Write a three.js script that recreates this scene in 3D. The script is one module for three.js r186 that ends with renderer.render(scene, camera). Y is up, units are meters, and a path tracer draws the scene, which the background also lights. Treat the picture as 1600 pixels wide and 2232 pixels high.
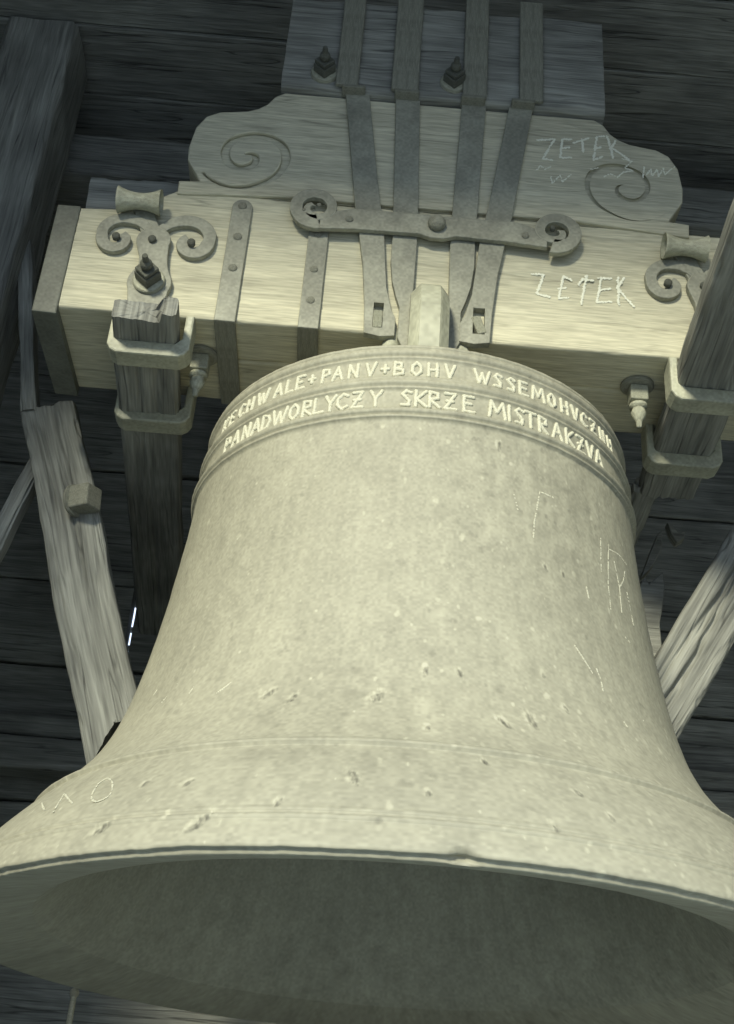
import * as THREE from 'three';
import { mergeGeometries } from 'three/addons/utils/BufferGeometryUtils.js';
import { RoundedBoxGeometry } from 'three/addons/geometries/RoundedBoxGeometry.js';

// ------------------------------------------------------------------ camera, sky, sun, exposure
const scene = new THREE.Scene();
const D2R = Math.PI / 180;
const camera = new THREE.PerspectiveCamera(44.99, 1600 / 2232, 0.05, 60);
{
  const yaw = 0.6 * D2R, pitch = 30.14 * D2R, roll = 4.43 * D2R;
  const F = new THREE.Vector3(Math.sin(yaw) * Math.cos(pitch), Math.sin(pitch), -Math.cos(yaw) * Math.cos(pitch));
  const R = new THREE.Vector3().crossVectors(F, new THREE.Vector3(0, 1, 0)).normalize();
  const U = new THREE.Vector3().crossVectors(R, F);
  camera.position.set(-0.1126, -0.3542, 2.0575);
  camera.up.copy(U.multiplyScalar(Math.cos(roll)).addScaledVector(R, -Math.sin(roll)));
  camera.lookAt(camera.position.clone().add(F));
}
const renderer = new THREE.WebGLRenderer({ antialias: true });
renderer.toneMapping = THREE.LinearToneMapping;
renderer.toneMappingExposure = 1.85;
renderer.shadowMap.enabled = true;
{ // overcast sky, brighter overhead, pale yellowish as on the old print
  const W = 128, H = 64, d = new Float32Array(W * H * 4);
  for (let j = 0; j < H; j++) for (let i = 0; i < W; i++) {
    const el = ((j + 0.5) / H - 0.5) * Math.PI, s = Math.sin(el);
    const L = s > 0 ? 0.42 + 1.4 * s : Math.max(0.28, 0.42 + s * 2);
    const k = (j * W + i) * 4;
    d[k] = L * 0.76; d[k + 1] = L * 0.92; d[k + 2] = L * 1.18; d[k + 3] = 1;
  }
  const t = new THREE.DataTexture(d, W, H, THREE.RGBAFormat, THREE.FloatType);
  t.mapping = THREE.EquirectangularReflectionMapping; t.magFilter = THREE.LinearFilter; t.needsUpdate = true;
  scene.background = t; scene.environment = t;
}
const sun = new THREE.DirectionalLight(new THREE.Color(1, 0.95, 0.75), 2.75);
sun.position.set(-1.6, 2.80, 4.75); sun.target.position.set(0, 0.9, 0.2);
sun.castShadow = true; sun.shadow.radius = 20; sun.shadow.mapSize.set(2048, 2048);
Object.assign(sun.shadow.camera, { left: -3, right: 3, top: 3, bottom: -3, near: 0.5, far: 14 });
scene.add(sun, sun.target);

// ------------------------------------------------------------------ noise and random
function rng(seed) { let s = seed >>> 0; return () => { s = (s + 0x6D2B79F5) | 0; let t = Math.imul(s ^ (s >>> 15), 1 | s); t = (t + Math.imul(t ^ (t >>> 7), 61 | t)) ^ t; return ((t ^ (t >>> 14)) >>> 0) / 4294967296; }; }
function hash3(x, y, z) { let h = Math.imul(x, 374761393) ^ Math.imul(y, 668265263) ^ Math.imul(z, 2147483647 - 61); h = Math.imul(h ^ (h >>> 13), 1274126177); return ((h ^ (h >>> 16)) >>> 0) / 4294967296; }
const fade = (t) => t * t * (3 - 2 * t), lerp = (a, b, t) => a + (b - a) * t, clamp = (x, a, b) => Math.min(b, Math.max(a, x));
function vnoise(x, y, z, px = 0, py = 0) { // value noise in -1..1, periodic in x, y when px, py are given
  const X = Math.floor(x), Y = Math.floor(y), Z = Math.floor(z), u = fade(x - X), v = fade(y - Y), w = fade(z - Z);
  const mx = (i) => px ? ((i % px) + px) % px : i, my = (i) => py ? ((i % py) + py) % py : i;
  const x0 = mx(X), x1 = mx(X + 1), y0 = my(Y), y1 = my(Y + 1);
  const a = lerp(lerp(hash3(x0, y0, Z), hash3(x1, y0, Z), u), lerp(hash3(x0, y1, Z), hash3(x1, y1, Z), u), v);
  const b = lerp(lerp(hash3(x0, y0, Z + 1), hash3(x1, y0, Z + 1), u), lerp(hash3(x0, y1, Z + 1), hash3(x1, y1, Z + 1), u), v);
  return lerp(a, b, w) * 2 - 1;
}
function fbm(x, y, z, oct, px = 0, py = 0) { let s = 0, a = 0.5; for (let i = 0; i < oct; i++) { s += a * vnoise(x, y, z + i * 7.3, px, py); x *= 2; y *= 2; px *= 2; py *= 2; a *= 0.5; } return s; }

// ------------------------------------------------------------------ textures
function tex(w, h, fn, srgb, rw, rh) {
  const d = new Uint8Array(w * h * 4);
  for (let j = 0; j < h; j++) for (let i = 0; i < w; i++) {
    const c = fn((i + 0.5) / w, (j + 0.5) / h), k = (j * w + i) * 4;
    for (let q = 0; q < 3; q++) d[k + q] = clamp(Math.round((Array.isArray(c) ? c[q] : c) * 255), 0, 255);
    d[k + 3] = 255;
  }
  const t = new THREE.DataTexture(d, w, h, THREE.RGBAFormat);
  t.wrapS = t.wrapT = THREE.RepeatWrapping; t.magFilter = THREE.LinearFilter; t.minFilter = THREE.LinearMipmapLinearFilter; t.generateMipmaps = true;
  if (srgb) t.colorSpace = THREE.SRGBColorSpace;
  t.repeat.set(1 / rw, 1 / rh); t.needsUpdate = true;
  return t;
}
const streak = (u, v, z) => fbm(u * 3, v * 40, z, 4, 3, 40);
const fine = (u, v, z) => vnoise(u * 24, v * 210, z, 24, 210);
const crackN = (u, v, z) => { const n = Math.abs(fbm(u * 2, v * 22, z, 3, 2, 22)); return n < 0.035 ? 1 - n / 0.035 : 0; };
const plainWood = (u, v) => {
  const b = fbm(u * 5, v * 6, 11.5, 4, 5, 6), st = clamp(fbm(u * 4, v * 10, 17.5, 3, 4, 10) - 0.18, 0, 1);
  const s = 0.9 + 0.07 * streak(u, v, 1.2) + 0.07 * fine(u, v, 3.1) + 0.05 * vnoise(u * 60, v * 250, 7.7, 60, 250) + 0.08 * b - 0.13 * crackN(u, v, 5.7) * clamp(0.5 + 2 * fbm(u * 4, v * 4, 9.1, 2, 4, 4), 0, 1) - 0.3 * st;
  return [s, s * 0.998, s * 0.98];
};
const plainWoodB = (u, v) => 0.6 + 0.22 * streak(u, v, 1.2) + 0.12 * fine(u, v, 3.1) - 0.3 * crackN(u, v, 5.7);
const oldFine = (u, v, z) => fbm(u * 7, v * 90, z, 4, 7, 90);
const oldWood = (u, v) => {
  const b = fbm(u * 7, v * 6, 21.5, 4, 7, 6);
  const s = 0.80 + 0.12 * streak(u, v, 31.2) + 0.20 * oldFine(u, v, 32.3) + 0.07 * fine(u, v, 33.1) + 0.20 * b - 0.30 * crackN(u, v, 35.7) * clamp(0.4 + 2 * fbm(u * 4, v * 4, 39.1, 2, 4, 4), 0, 1);
  return [s, s, s * 0.985];
};
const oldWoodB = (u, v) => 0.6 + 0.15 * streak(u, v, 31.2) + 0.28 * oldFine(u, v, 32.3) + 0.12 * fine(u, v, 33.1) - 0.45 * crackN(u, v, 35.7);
const ironC = (u, v) => { const s = 0.86 + 0.15 * fbm(u * 10, v * 10, 41.2, 4, 10, 10) + 0.06 * vnoise(u * 90, v * 90, 43, 90, 90); return [s, s, s * 0.98]; };
const ironB = (u, v) => 0.5 + 0.35 * fbm(u * 14, v * 14, 45.2, 4, 14, 14) + 0.12 * vnoise(u * 70, v * 70, 47, 70, 70);
const T = {
  wood: tex(1024, 512, plainWood, true, 1, 0.5), woodB: tex(1024, 512, plainWoodB, false, 1, 0.5),
  old: tex(1024, 512, oldWood, true, 1, 0.5), oldB: tex(1024, 512, oldWoodB, false, 1, 0.5),
  iron: tex(512, 512, ironC, true, 0.4, 0.4), ironB: tex(512, 512, ironB, false, 0.4, 0.4),
};
const lin = (r, g, b) => new THREE.Color().setRGB(r, g, b);
const mat = (c, map, bump, bs, rough = 0.85, extra = {}) => new THREE.MeshStandardMaterial({ color: c, map, bumpMap: bump, bumpScale: bs, roughness: rough, metalness: 0, ...extra });
const M = {
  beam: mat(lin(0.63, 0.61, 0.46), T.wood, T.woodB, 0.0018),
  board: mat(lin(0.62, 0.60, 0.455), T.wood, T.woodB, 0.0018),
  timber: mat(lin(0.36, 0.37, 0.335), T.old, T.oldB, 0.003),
  iron: mat(lin(0.36, 0.365, 0.30), T.iron, T.ironB, 0.0020, 0.62),
  ironPale: mat(lin(0.50, 0.51, 0.40), T.iron, T.ironB, 0.0020, 0.55),
  ironDark: mat(lin(0.17, 0.18, 0.15), T.iron, T.ironB, 0.0020, 0.6),
  chalk: mat(lin(0.76, 0.77, 0.63), null, null, 0, 0.95),
  letter: mat(lin(0.88, 0.87, 0.70), T.iron, T.ironB, 0.001, 0.8),
  floor: mat(lin(0.62, 0.71, 0.76), T.old, T.oldB, 0.003),
};

// ------------------------------------------------------------------ scene helpers
const used = {};
function numbered(n) { used[n] = (used[n] || 0) + 1; return used[n] === 1 ? n : n + '_' + String(used[n] - 1).padStart(3, '0'); }
function shade(o) { o.castShadow = o.receiveShadow = true; return o; }
function thing(name, label, category, pos = [0, 0, 0], group) {
  const o = new THREE.Group(); o.name = numbered(name); o.position.set(...pos); o.userData = { label, category };
  if (group) o.userData.group = group;
  scene.add(o); return o;
}
function part(name, geo, m, parent, label) {
  const list = Array.isArray(geo) ? geo.map((g) => (g.index ? g.toNonIndexed() : g)) : null;
  if (list) for (const g of list) for (const k of Object.keys(g.attributes)) if (!['position', 'normal', 'uv'].includes(k)) g.deleteAttribute(k);
  const o = shade(new THREE.Mesh(list ? mergeGeometries(list) : geo, m)); o.name = numbered(name);
  if (label) o.userData.label = label;
  parent.add(o); return o;
}
function struct(name, geo, m) { const o = shade(new THREE.Mesh(geo, m)); o.name = numbered(name); o.userData.kind = 'structure'; scene.add(o); return o; }
function single(name, geo, m, label, category, group) { const o = part(name, geo, m, scene); o.userData = { label, category }; if (group) o.userData.group = group; return o; }
const mv = (g, x, y, z) => g.translate(x, y, z);

// rough squared timber along local +X (length L, height h on Y, width w on Z), with worn edges, cracks and grain relief
function timber({ L, w, h, n = 60, k = 10, r = 0.008, amp = 0.002, grain = 0.0008, wobble = 0.003, cracks = [], seed = 1, endRough = 0.002, ends = null, profile = null }) {
  const per = []; // perimeter of the rounded section: y, z, ny, nz, s
  const hy = h / 2 - r, hz = w / 2 - r, kc = 3;
  const side = (y0, z0, y1, z1, ny, nz) => { for (let i = 0; i < k; i++) { const t = i / k; per.push([lerp(y0, y1, t), lerp(z0, z1, t), ny, nz]); } };
  const corner = (cy, cz, a0) => { for (let i = 0; i < kc; i++) { const a = a0 + (i / kc) * Math.PI / 2; per.push([cy + r * Math.cos(a), cz + r * Math.sin(a), Math.cos(a), Math.sin(a)]); } };
  side(hy + r, -hz, hy + r, hz, 1, 0); corner(hy, hz, 0);
  side(hy, hz + r, -hy, hz + r, 0, 1); corner(-hy, hz, Math.PI / 2);
  side(-hy - r, hz, -hy - r, -hz, -1, 0); corner(-hy, -hz, Math.PI);
  side(-hy, -hz - r, hy, -hz - r, 0, -1); corner(hy, -hz, Math.PI * 1.5);
  let s = 0; const P = per.length, S = [];
  for (let i = 0; i <= P; i++) { S.push(s); const a = per[i % P], b = per[(i + 1) % P]; s += Math.hypot(a[0] - b[0], a[1] - b[1]); }
  const pos = [], uv = [], idx = [];
  const edge = (i) => { const a = per[i % P]; return Math.abs(a[2]) > 0.05 && Math.abs(a[3]) > 0.05 ? 1 : 0; };
  const so = seed * 3.71;
  const pt = (i, x) => {
    const [y, z, ny, nz] = per[i % P], ss = S[i % P];
    let d = amp * fbm(x * 9 + so, y * 14, z * 14 + so, 3) * 2 + grain * vnoise(x * 7 + so, (i % P) * 0.9, so);
    d -= edge(i) * Math.max(0, fbm(x * 16 + so, y * 9 + so, z * 9, 3) - 0.02) * amp * 5;
    for (const c of cracks) { // c: s (fraction of perimeter), x0, x1, depth, width
      const sc = c.s * s + 0.012 * vnoise(x * 5 + c.s * 90, so, 1.5) + 0.004 * vnoise(x * 23 + c.s * 90, so, 3.5);
      const win = clamp((x - c.x0) / 0.06, 0, 1) * clamp((c.x1 - x) / 0.06, 0, 1);
      d -= c.depth * win * Math.exp(-(((ss - sc) / c.width) ** 2));
    }
    const by = wobble * vnoise(x * 4 + so, so, 0.5), bz = wobble * vnoise(x * 4 + so, so, 9.5);
    const q = profile ? profile(x / L) : [1, 1, 0, 0];
    return [(y * q[0] + ny * d) + by + (q[2] || 0), (z * q[1] + nz * d) + bz + (q[3] || 0)];
  };
  const endShift = (e, y, z) => (ends && ends[e] ? ends[e](y, z) : 0) + endRough * fbm(y * 120 + so, z * 120, e * 5 + so, 2);
  const vert = (x, y, z, u, v) => { pos.push(x, y, z); uv.push(u, v); return pos.length / 3 - 1; };
  for (let j = 0; j <= n; j++) for (let i = 0; i <= P; i++) {
    let x = (j / n) * L; const [y, z] = pt(i, x);
    if (j === 0) x += endShift(0, y, z); if (j === n) x += endShift(1, y, z);
    vert(x, y, z, x + so, S[i]);
  }
  for (let j = 0; j < n; j++) for (let i = 0; i < P; i++) { const a = j * (P + 1) + i, b = a + 1, c = a + P + 1, d = c + 1; idx.push(a, b, c, b, d, c); }
  for (const e of [0, 1]) {
    const x0 = e * L, start = pos.length / 3, rings = 5;
    for (let q = 0; q <= rings; q++) for (let i = 0; i <= P; i++) {
      const f = 1 - q / rings, [y, z] = pt(i, x0), yy = y * f, zz = z * f;
      vert(x0 + endShift(e, yy, zz), yy, zz, yy + 0.3, zz + 0.2);
    }
    for (let q = 0; q < rings; q++) for (let i = 0; i < P; i++) { const a = start + q * (P + 1) + i, b = a + 1, c = a + P + 1, d = c + 1; if (e) idx.push(a, b, c, b, d, c); else idx.push(a, c, b, b, c, d); }
  }
  const g = new THREE.BufferGeometry();
  g.setAttribute('position', new THREE.Float32BufferAttribute(pos, 3)); g.setAttribute('uv', new THREE.Float32BufferAttribute(uv, 2)); g.setIndex(idx);
  g.computeVertexNormals();
  { // close the seam of normals
    const nr = g.attributes.normal;
    for (let j = 0; j <= n; j++) { const a = j * (P + 1), b = a + P; const x = nr.getX(a) + nr.getX(b), y = nr.getY(a) + nr.getY(b), z = nr.getZ(a) + nr.getZ(b), l = Math.hypot(x, y, z) || 1; nr.setXYZ(a, x / l, y / l, z / l); nr.setXYZ(b, x / l, y / l, z / l); }
  }
  return g;
}
// a timber from A to B; up tells which way its height points
function laid(A, B, opt, up = [0, 1, 0]) {
  const a = new THREE.Vector3(...A), b = new THREE.Vector3(...B), X = b.clone().sub(a), L = X.length(); X.normalize();
  const Z = new THREE.Vector3().crossVectors(X, new THREE.Vector3(...up)).normalize(), Y = new THREE.Vector3().crossVectors(Z, X);
  const g = timber({ L, ...opt });
  return g.applyMatrix4(new THREE.Matrix4().makeBasis(X, Y, Z).setPosition(a));
}
const poly = (pts, holes = []) => { const s = new THREE.Shape(pts.map((p) => new THREE.Vector2(p[0], p[1]))); for (const h of holes) s.holes.push(new THREE.Path(h.map((p) => new THREE.Vector2(p[0], p[1])))); return s; };
function plate(shape, z0, z1, bevel = 0.0016, curve = 12) { // flat plate in the xy plane between z0 and z1 with eased edges
  const g = new THREE.ExtrudeGeometry(shape, { depth: z1 - z0 - 2 * bevel, bevelEnabled: true, bevelThickness: bevel, bevelSize: bevel, bevelOffset: -bevel, bevelSegments: 2, curveSegments: curve });
  return g.translate(0, 0, z0 + bevel);
}
const arcPts = (cx, cy, r, a0, a1, n) => Array.from({ length: n + 1 }, (_, i) => { const a = (a0 + (a1 - a0) * i / n) * D2R; return [cx + r * Math.cos(a), cy + r * Math.sin(a)]; });
// band of tapering width round a spiral: radius r(t), angle in degrees a0 -> a1; mirror flips x about cx
function spiralBand(cx, cy, a0, a1, rf, wf, n = 60, sx = 1) {
  const o = [], q = [];
  for (let i = 0; i <= n; i++) {
    const t = i / n, a = (a0 + (a1 - a0) * t) * D2R, r = rf(t), w = wf(t) / 2;
    o.push([cx + sx * (r + w) * Math.cos(a), cy + (r + w) * Math.sin(a)]); q.push([cx + sx * (r - w) * Math.cos(a), cy + (r - w) * Math.sin(a)]);
  }
  return o.concat(q.reverse());
}
function knob(x, y, z, r, len = r * 1.2, flat = 1) { // round nail head standing out of a face that looks to +z
  const pts = [[r * 0.92, 0], [r * 0.95, len * 0.4]];
  for (let i = 0; i <= 6; i++) { const a = i / 6 * Math.PI / 2; pts.push([Math.max(r * Math.cos(a), 0.00001), len * 0.45 + r * 0.75 * flat * Math.sin(a)]); }
  return new THREE.LatheGeometry(pts.map((p) => new THREE.Vector2(...p)), 18).rotateX(Math.PI / 2).translate(x, y, z);
}
const lathe = (pts, n = 24) => new THREE.LatheGeometry(pts.map((p) => new THREE.Vector2(...p)), n);

// strokes of chalk or raised lettering: small grains set along polylines, mapped on a surface by f(a, b) -> {p, n}
function strokes(lines, f, width, height, seed, { skip = 0, jitter = 0.15, step = 0.45, detail = 0, sizeVar = 0.35 } = {}) {
  const R = rng(seed), out = [], base = new THREE.IcosahedronGeometry(1, detail);
  const m = new THREE.Matrix4(), ex = new THREE.Vector3(), ey = new THREE.Vector3();
  for (const line of lines) for (let i = 0; i + 1 < line.length; i++) {
    const [a0, b0] = line[i], [a1, b1] = line[i + 1], len = Math.hypot(a1 - a0, b1 - b0), c = Math.max(1, Math.round(len / (width * step)));
    for (let j = 0; j <= c; j++) {
      const t = j / c, skipIt = R() < skip, sz = 1 - sizeVar / 2 + sizeVar * R(), ja = (R() - 0.5) * jitter * width, jb = (R() - 0.5) * jitter * width, rot = R() * 6.28;
      if (skipIt) continue;
      const { p, n } = f(lerp(a0, a1, t) + ja, lerp(b0, b1, t) + jb);
      ex.set(Math.cos(rot), Math.sin(rot), 0.3); ex.addScaledVector(n, -ex.dot(n)).normalize(); ey.crossVectors(n, ex);
      m.makeBasis(ex.clone().multiplyScalar(width / 2 * sz), ey.clone().multiplyScalar(width / 2 * sz), n.clone().multiplyScalar(height)).setPosition(p);
      const g = base.clone().applyMatrix4(m); out.push(g);
    }
  }
  return mergeGeometries(out);
}
const onPlane = (z) => (a, b) => ({ p: new THREE.Vector3(a, b, z), n: new THREE.Vector3(0, 0, 1) });

// ------------------------------------------------------------------ the bell
const OUT = [ // outer profile from the lip up: radius, height
  [0.560, 0.034], [0.60, 0.0215], [0.645, 0.0105], [0.682, 0.0025], [0.689, 0.0015], [0.6915, 0.003], [0.6925, 0.0065], [0.6935, 0.0085], [0.6985, 0.0080], [0.7005, 0.0095], [0.7008, 0.013], [0.698, 0.022], [0.692, 0.034], [0.6865, 0.043],
  [0.6864, 0.0450], [0.6876, 0.0480], [0.6850, 0.0512], [0.6792, 0.0535], [0.6804, 0.0560], [0.6804, 0.0588], [0.6765, 0.0616], [0.6735, 0.0650], [0.664, 0.083], [0.650, 0.100], [0.632, 0.122], [0.613, 0.142], [0.598, 0.158],
  [0.5925, 0.1630], [0.5898, 0.1660], [0.5884, 0.1682], [0.5910, 0.1716], [0.5908, 0.1750], [0.5870, 0.1778], [0.5790, 0.1798], [0.5690, 0.1890], [0.548, 0.210], [0.524, 0.240], [0.503, 0.274], [0.485, 0.315], [0.468, 0.370], [0.456, 0.425], [0.445, 0.485],
  [0.436, 0.540], [0.4285, 0.600], [0.4225, 0.650], [0.4175, 0.700], [0.4140, 0.745], [0.4125, 0.775], [0.4122, 0.781],
  [0.4165, 0.783], [0.4180, 0.7855], [0.4165, 0.788], [0.4135, 0.790], [0.4180, 0.792], [0.4200, 0.7965], [0.4180, 0.801], [0.4125, 0.804],
  [0.4085, 0.807], [0.4060, 0.838], [0.4060, 0.843], [0.4095, 0.845], [0.4105, 0.8475], [0.4095, 0.850], [0.4075, 0.851], [0.4115, 0.8535], [0.4130, 0.858], [0.4115, 0.8625], [0.4065, 0.865], [0.4080, 0.868], [0.4075, 0.871], [0.4020, 0.873],
  [0.3990, 0.905], [0.3990, 0.910], [0.4020, 0.912], [0.4025, 0.9145], [0.4015, 0.917], [0.3990, 0.918], [0.4030, 0.920], [0.4050, 0.9255], [0.4030, 0.931], [0.3975, 0.934], [0.3995, 0.936], [0.4005, 0.939], [0.3990, 0.942],
  [0.3940, 0.944], [0.386, 0.950], [0.366, 0.959], [0.33, 0.967], [0.26, 0.978], [0.252, 0.990], [0.235, 0.994], [0.16, 1.000], [0.08, 1.003], [0.0, 1.004],
];
const INN = [[0.0, 0.93], [0.1, 0.928], [0.2, 0.915], [0.28, 0.885], [0.33, 0.83], [0.355, 0.75], [0.365, 0.65], [0.375, 0.54], [0.39, 0.43], [0.41, 0.33], [0.44, 0.235], [0.475, 0.155], [0.51, 0.09], [0.54, 0.052], [0.553, 0.040], [0.560, 0.034]];
function bellR(h) { // radius of the outer face at a height
  for (let i = 9; i + 1 < OUT.length; i++) { const a = OUT[i], b = OUT[i + 1]; if (h >= a[1] && h <= b[1]) return lerp(a[0], b[0], (h - a[1]) / (b[1] - a[1] || 1)); }
  return 0.4;
}
const bellPoint = (deg, h) => { const r = bellR(h), a = deg * D2R, s = (bellR(h + 0.004) - bellR(h - 0.004)) / 0.008; return { p: new THREE.Vector3(r * Math.sin(a), h, r * Math.cos(a)), n: new THREE.Vector3(Math.sin(a), -s, Math.cos(a)).normalize() }; };
const SCARS = [ // scraped places on the flank: degrees, height, half-length, half-width in metres, lean
  [-24.4, 0.275, 0.018, 0.008, 0.8], [-20.1, 0.263, 0.016, 0.007, 0.6], [-7.0, 0.266, 0.019, 0.012, 0.7], [0.3, 0.317, 0.016, 0.006, 0.1], [5.9, 0.319, 0.012, 0.006, -0.3], [21.1, 0.344, 0.008, 0.006, 0],
  [11.8, 0.24, 0.018, 0.008, -0.7], [16.4, 0.252, 0.020, 0.010, -0.2], [24.0, 0.29, 0.009, 0.006, -0.4], [0.4, 0.211, 0.008, 0.006, 0], [25.0, 0.541, 0.009, 0.005, -0.3], [29.6, 0.54, 0.009, 0.005, -0.2], [15.5, 0.754, 0.015, 0.006, 0.1],
  [-32.5, 0.112, 0.010, 0.007, 0.5], [-26.5, 0.104, 0.012, 0.006, 0.7], [-22.3, 0.042, 0.028, 0.009, 0.8], [-33.9, 0.043, 0.020, 0.009, 0.9], [-7.8, 0.111, 0.020, 0.010, -0.6], [-0.1, 0.091, 0.008, 0.006, 0], [17.1, 0.124, 0.011, 0.006, -0.5], [19.8, 0.093, 0.010, 0.006, -0.4], [12.5, 0.064, 0.010, 0.006, -0.3], [7.0, 0.155, 0.01, 0.006, -0.4], [-14.9, 0.069, 0.010, 0.005, 0.3],
];
const bellTex = (() => {
  const W = 2048, H = 1024, C = new Float32Array(W * H), B = new Float32Array(W * H), PU = 2 * Math.PI * 0.5;
  for (let j = 0; j < H; j++) for (let i = 0; i < W; i++) {
    const u = (i + 0.5) / W, v = (j + 0.5) / H;
    const big = fbm(u * 22, v * 7, 61.2, 4, 22, 0), mid = fbm(u * 110, v * 36, 63.4, 3, 110, 0), fin = vnoise(u * 700, v * 260, 65.6, 700, 0);
    const drip = fbm(u * 260, v * 5, 67.8, 3, 260, 0), rough = clamp(fbm(u * 9, v * 3, 71.1, 2, 9, 0) * 2 + 0.25, 0, 1);
    const pit = Math.max(0, Math.abs(fbm(u * 160, v * 52, 75.5, 3, 160, 0)) - 0.22) * 3;
    C[j * W + i] = 0.85 + 0.06 * big + (0.05 + 0.06 * rough) * mid + 0.07 * fin + 0.04 * drip - 0.07 * rough * pit;
    B[j * W + i] = 0.5 + 0.25 * mid + 0.10 * fin - 0.35 * rough * pit + 0.2 * big;
  }
  const R = rng(77);
  const spot = (deg, h, rl, rw, lean, amt, bump, grit) => { // one fleck on the metal, in metres
    const cu = deg / 360 + 0.5, cv = (h + 0.03) / 1.04, r = 2 * Math.PI * bellR(h), dj = Math.ceil(rl / 1.04 * H * 1.3) + 1, di = Math.ceil(rl / r * W * 1.3) + 1;
    for (let y = -dj; y <= dj; y++) for (let x = -di; x <= di; x++) {
      const i = (Math.floor(cu * W) + x + W) % W, j = Math.floor(cv * H) + y; if (j < 0 || j >= H) continue;
      const X = x / W * r, Y = y / H * 1.04, c = Math.cos(lean), s = Math.sin(lean), a = (X * s + Y * c) / rl, b = (X * c - Y * s) / rw;
      const d = Math.hypot(a, b) + 0.5 * fbm(X * 160 + deg, Y * 160, h * 90, 2);
      if (d < 1) { const k = fade(clamp((1 - d) * 1.6, 0, 1)), g = grit ? fbm(X * 500 + deg, Y * 170, 3.3, 2) * grit : 0; C[j * W + i] += k * (amt + g); B[j * W + i] += k * bump; }
    }
  };
  for (let i = 0; i < 430; i++) { const deg = (R() * 150 - 70), h = Math.pow(R(), 1.2) * 0.78, s = 0.002 + 0.005 * R() * R(); if (deg < 0 && R() < 0.55) continue; spot(deg, h, s * (1 + R()), s, (R() - 0.5) * 0.8, 0.05 + 0.09 * R(), 0.12, 0); }
  for (let i = 0; i < 160; i++) spot(R() * 150 - 70, R() * 0.78, 0.004 + 0.01 * R(), 0.003 + 0.006 * R(), R() * 3, -0.03 - 0.04 * R(), -0.1, 0.06);
  for (const [deg, h, l, w, lean] of SCARS) { spot(deg, h, l * 1.2, w * 1.35, lean, 0.10, 0, 0.2); spot(deg + 0.2, h - 0.003, l * 0.85, w * 0.8, lean, -0.24, 0, 0.4); }
  const build = (A, srgb, tint) => { const t = tex(W, H, (u, v) => { const s = A[Math.min(H - 1, Math.floor(v * H)) * W + Math.min(W - 1, Math.floor(u * W))]; return tint ? [s, s, s * 0.985] : s; }, srgb, 1, 1); return t; };
  return [build(C, true, true), build(B, false, false)];
})();
M.bell = mat(lin(0.43, 0.42, 0.325), bellTex[0], bellTex[1], 0.0010, 0.72);
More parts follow.
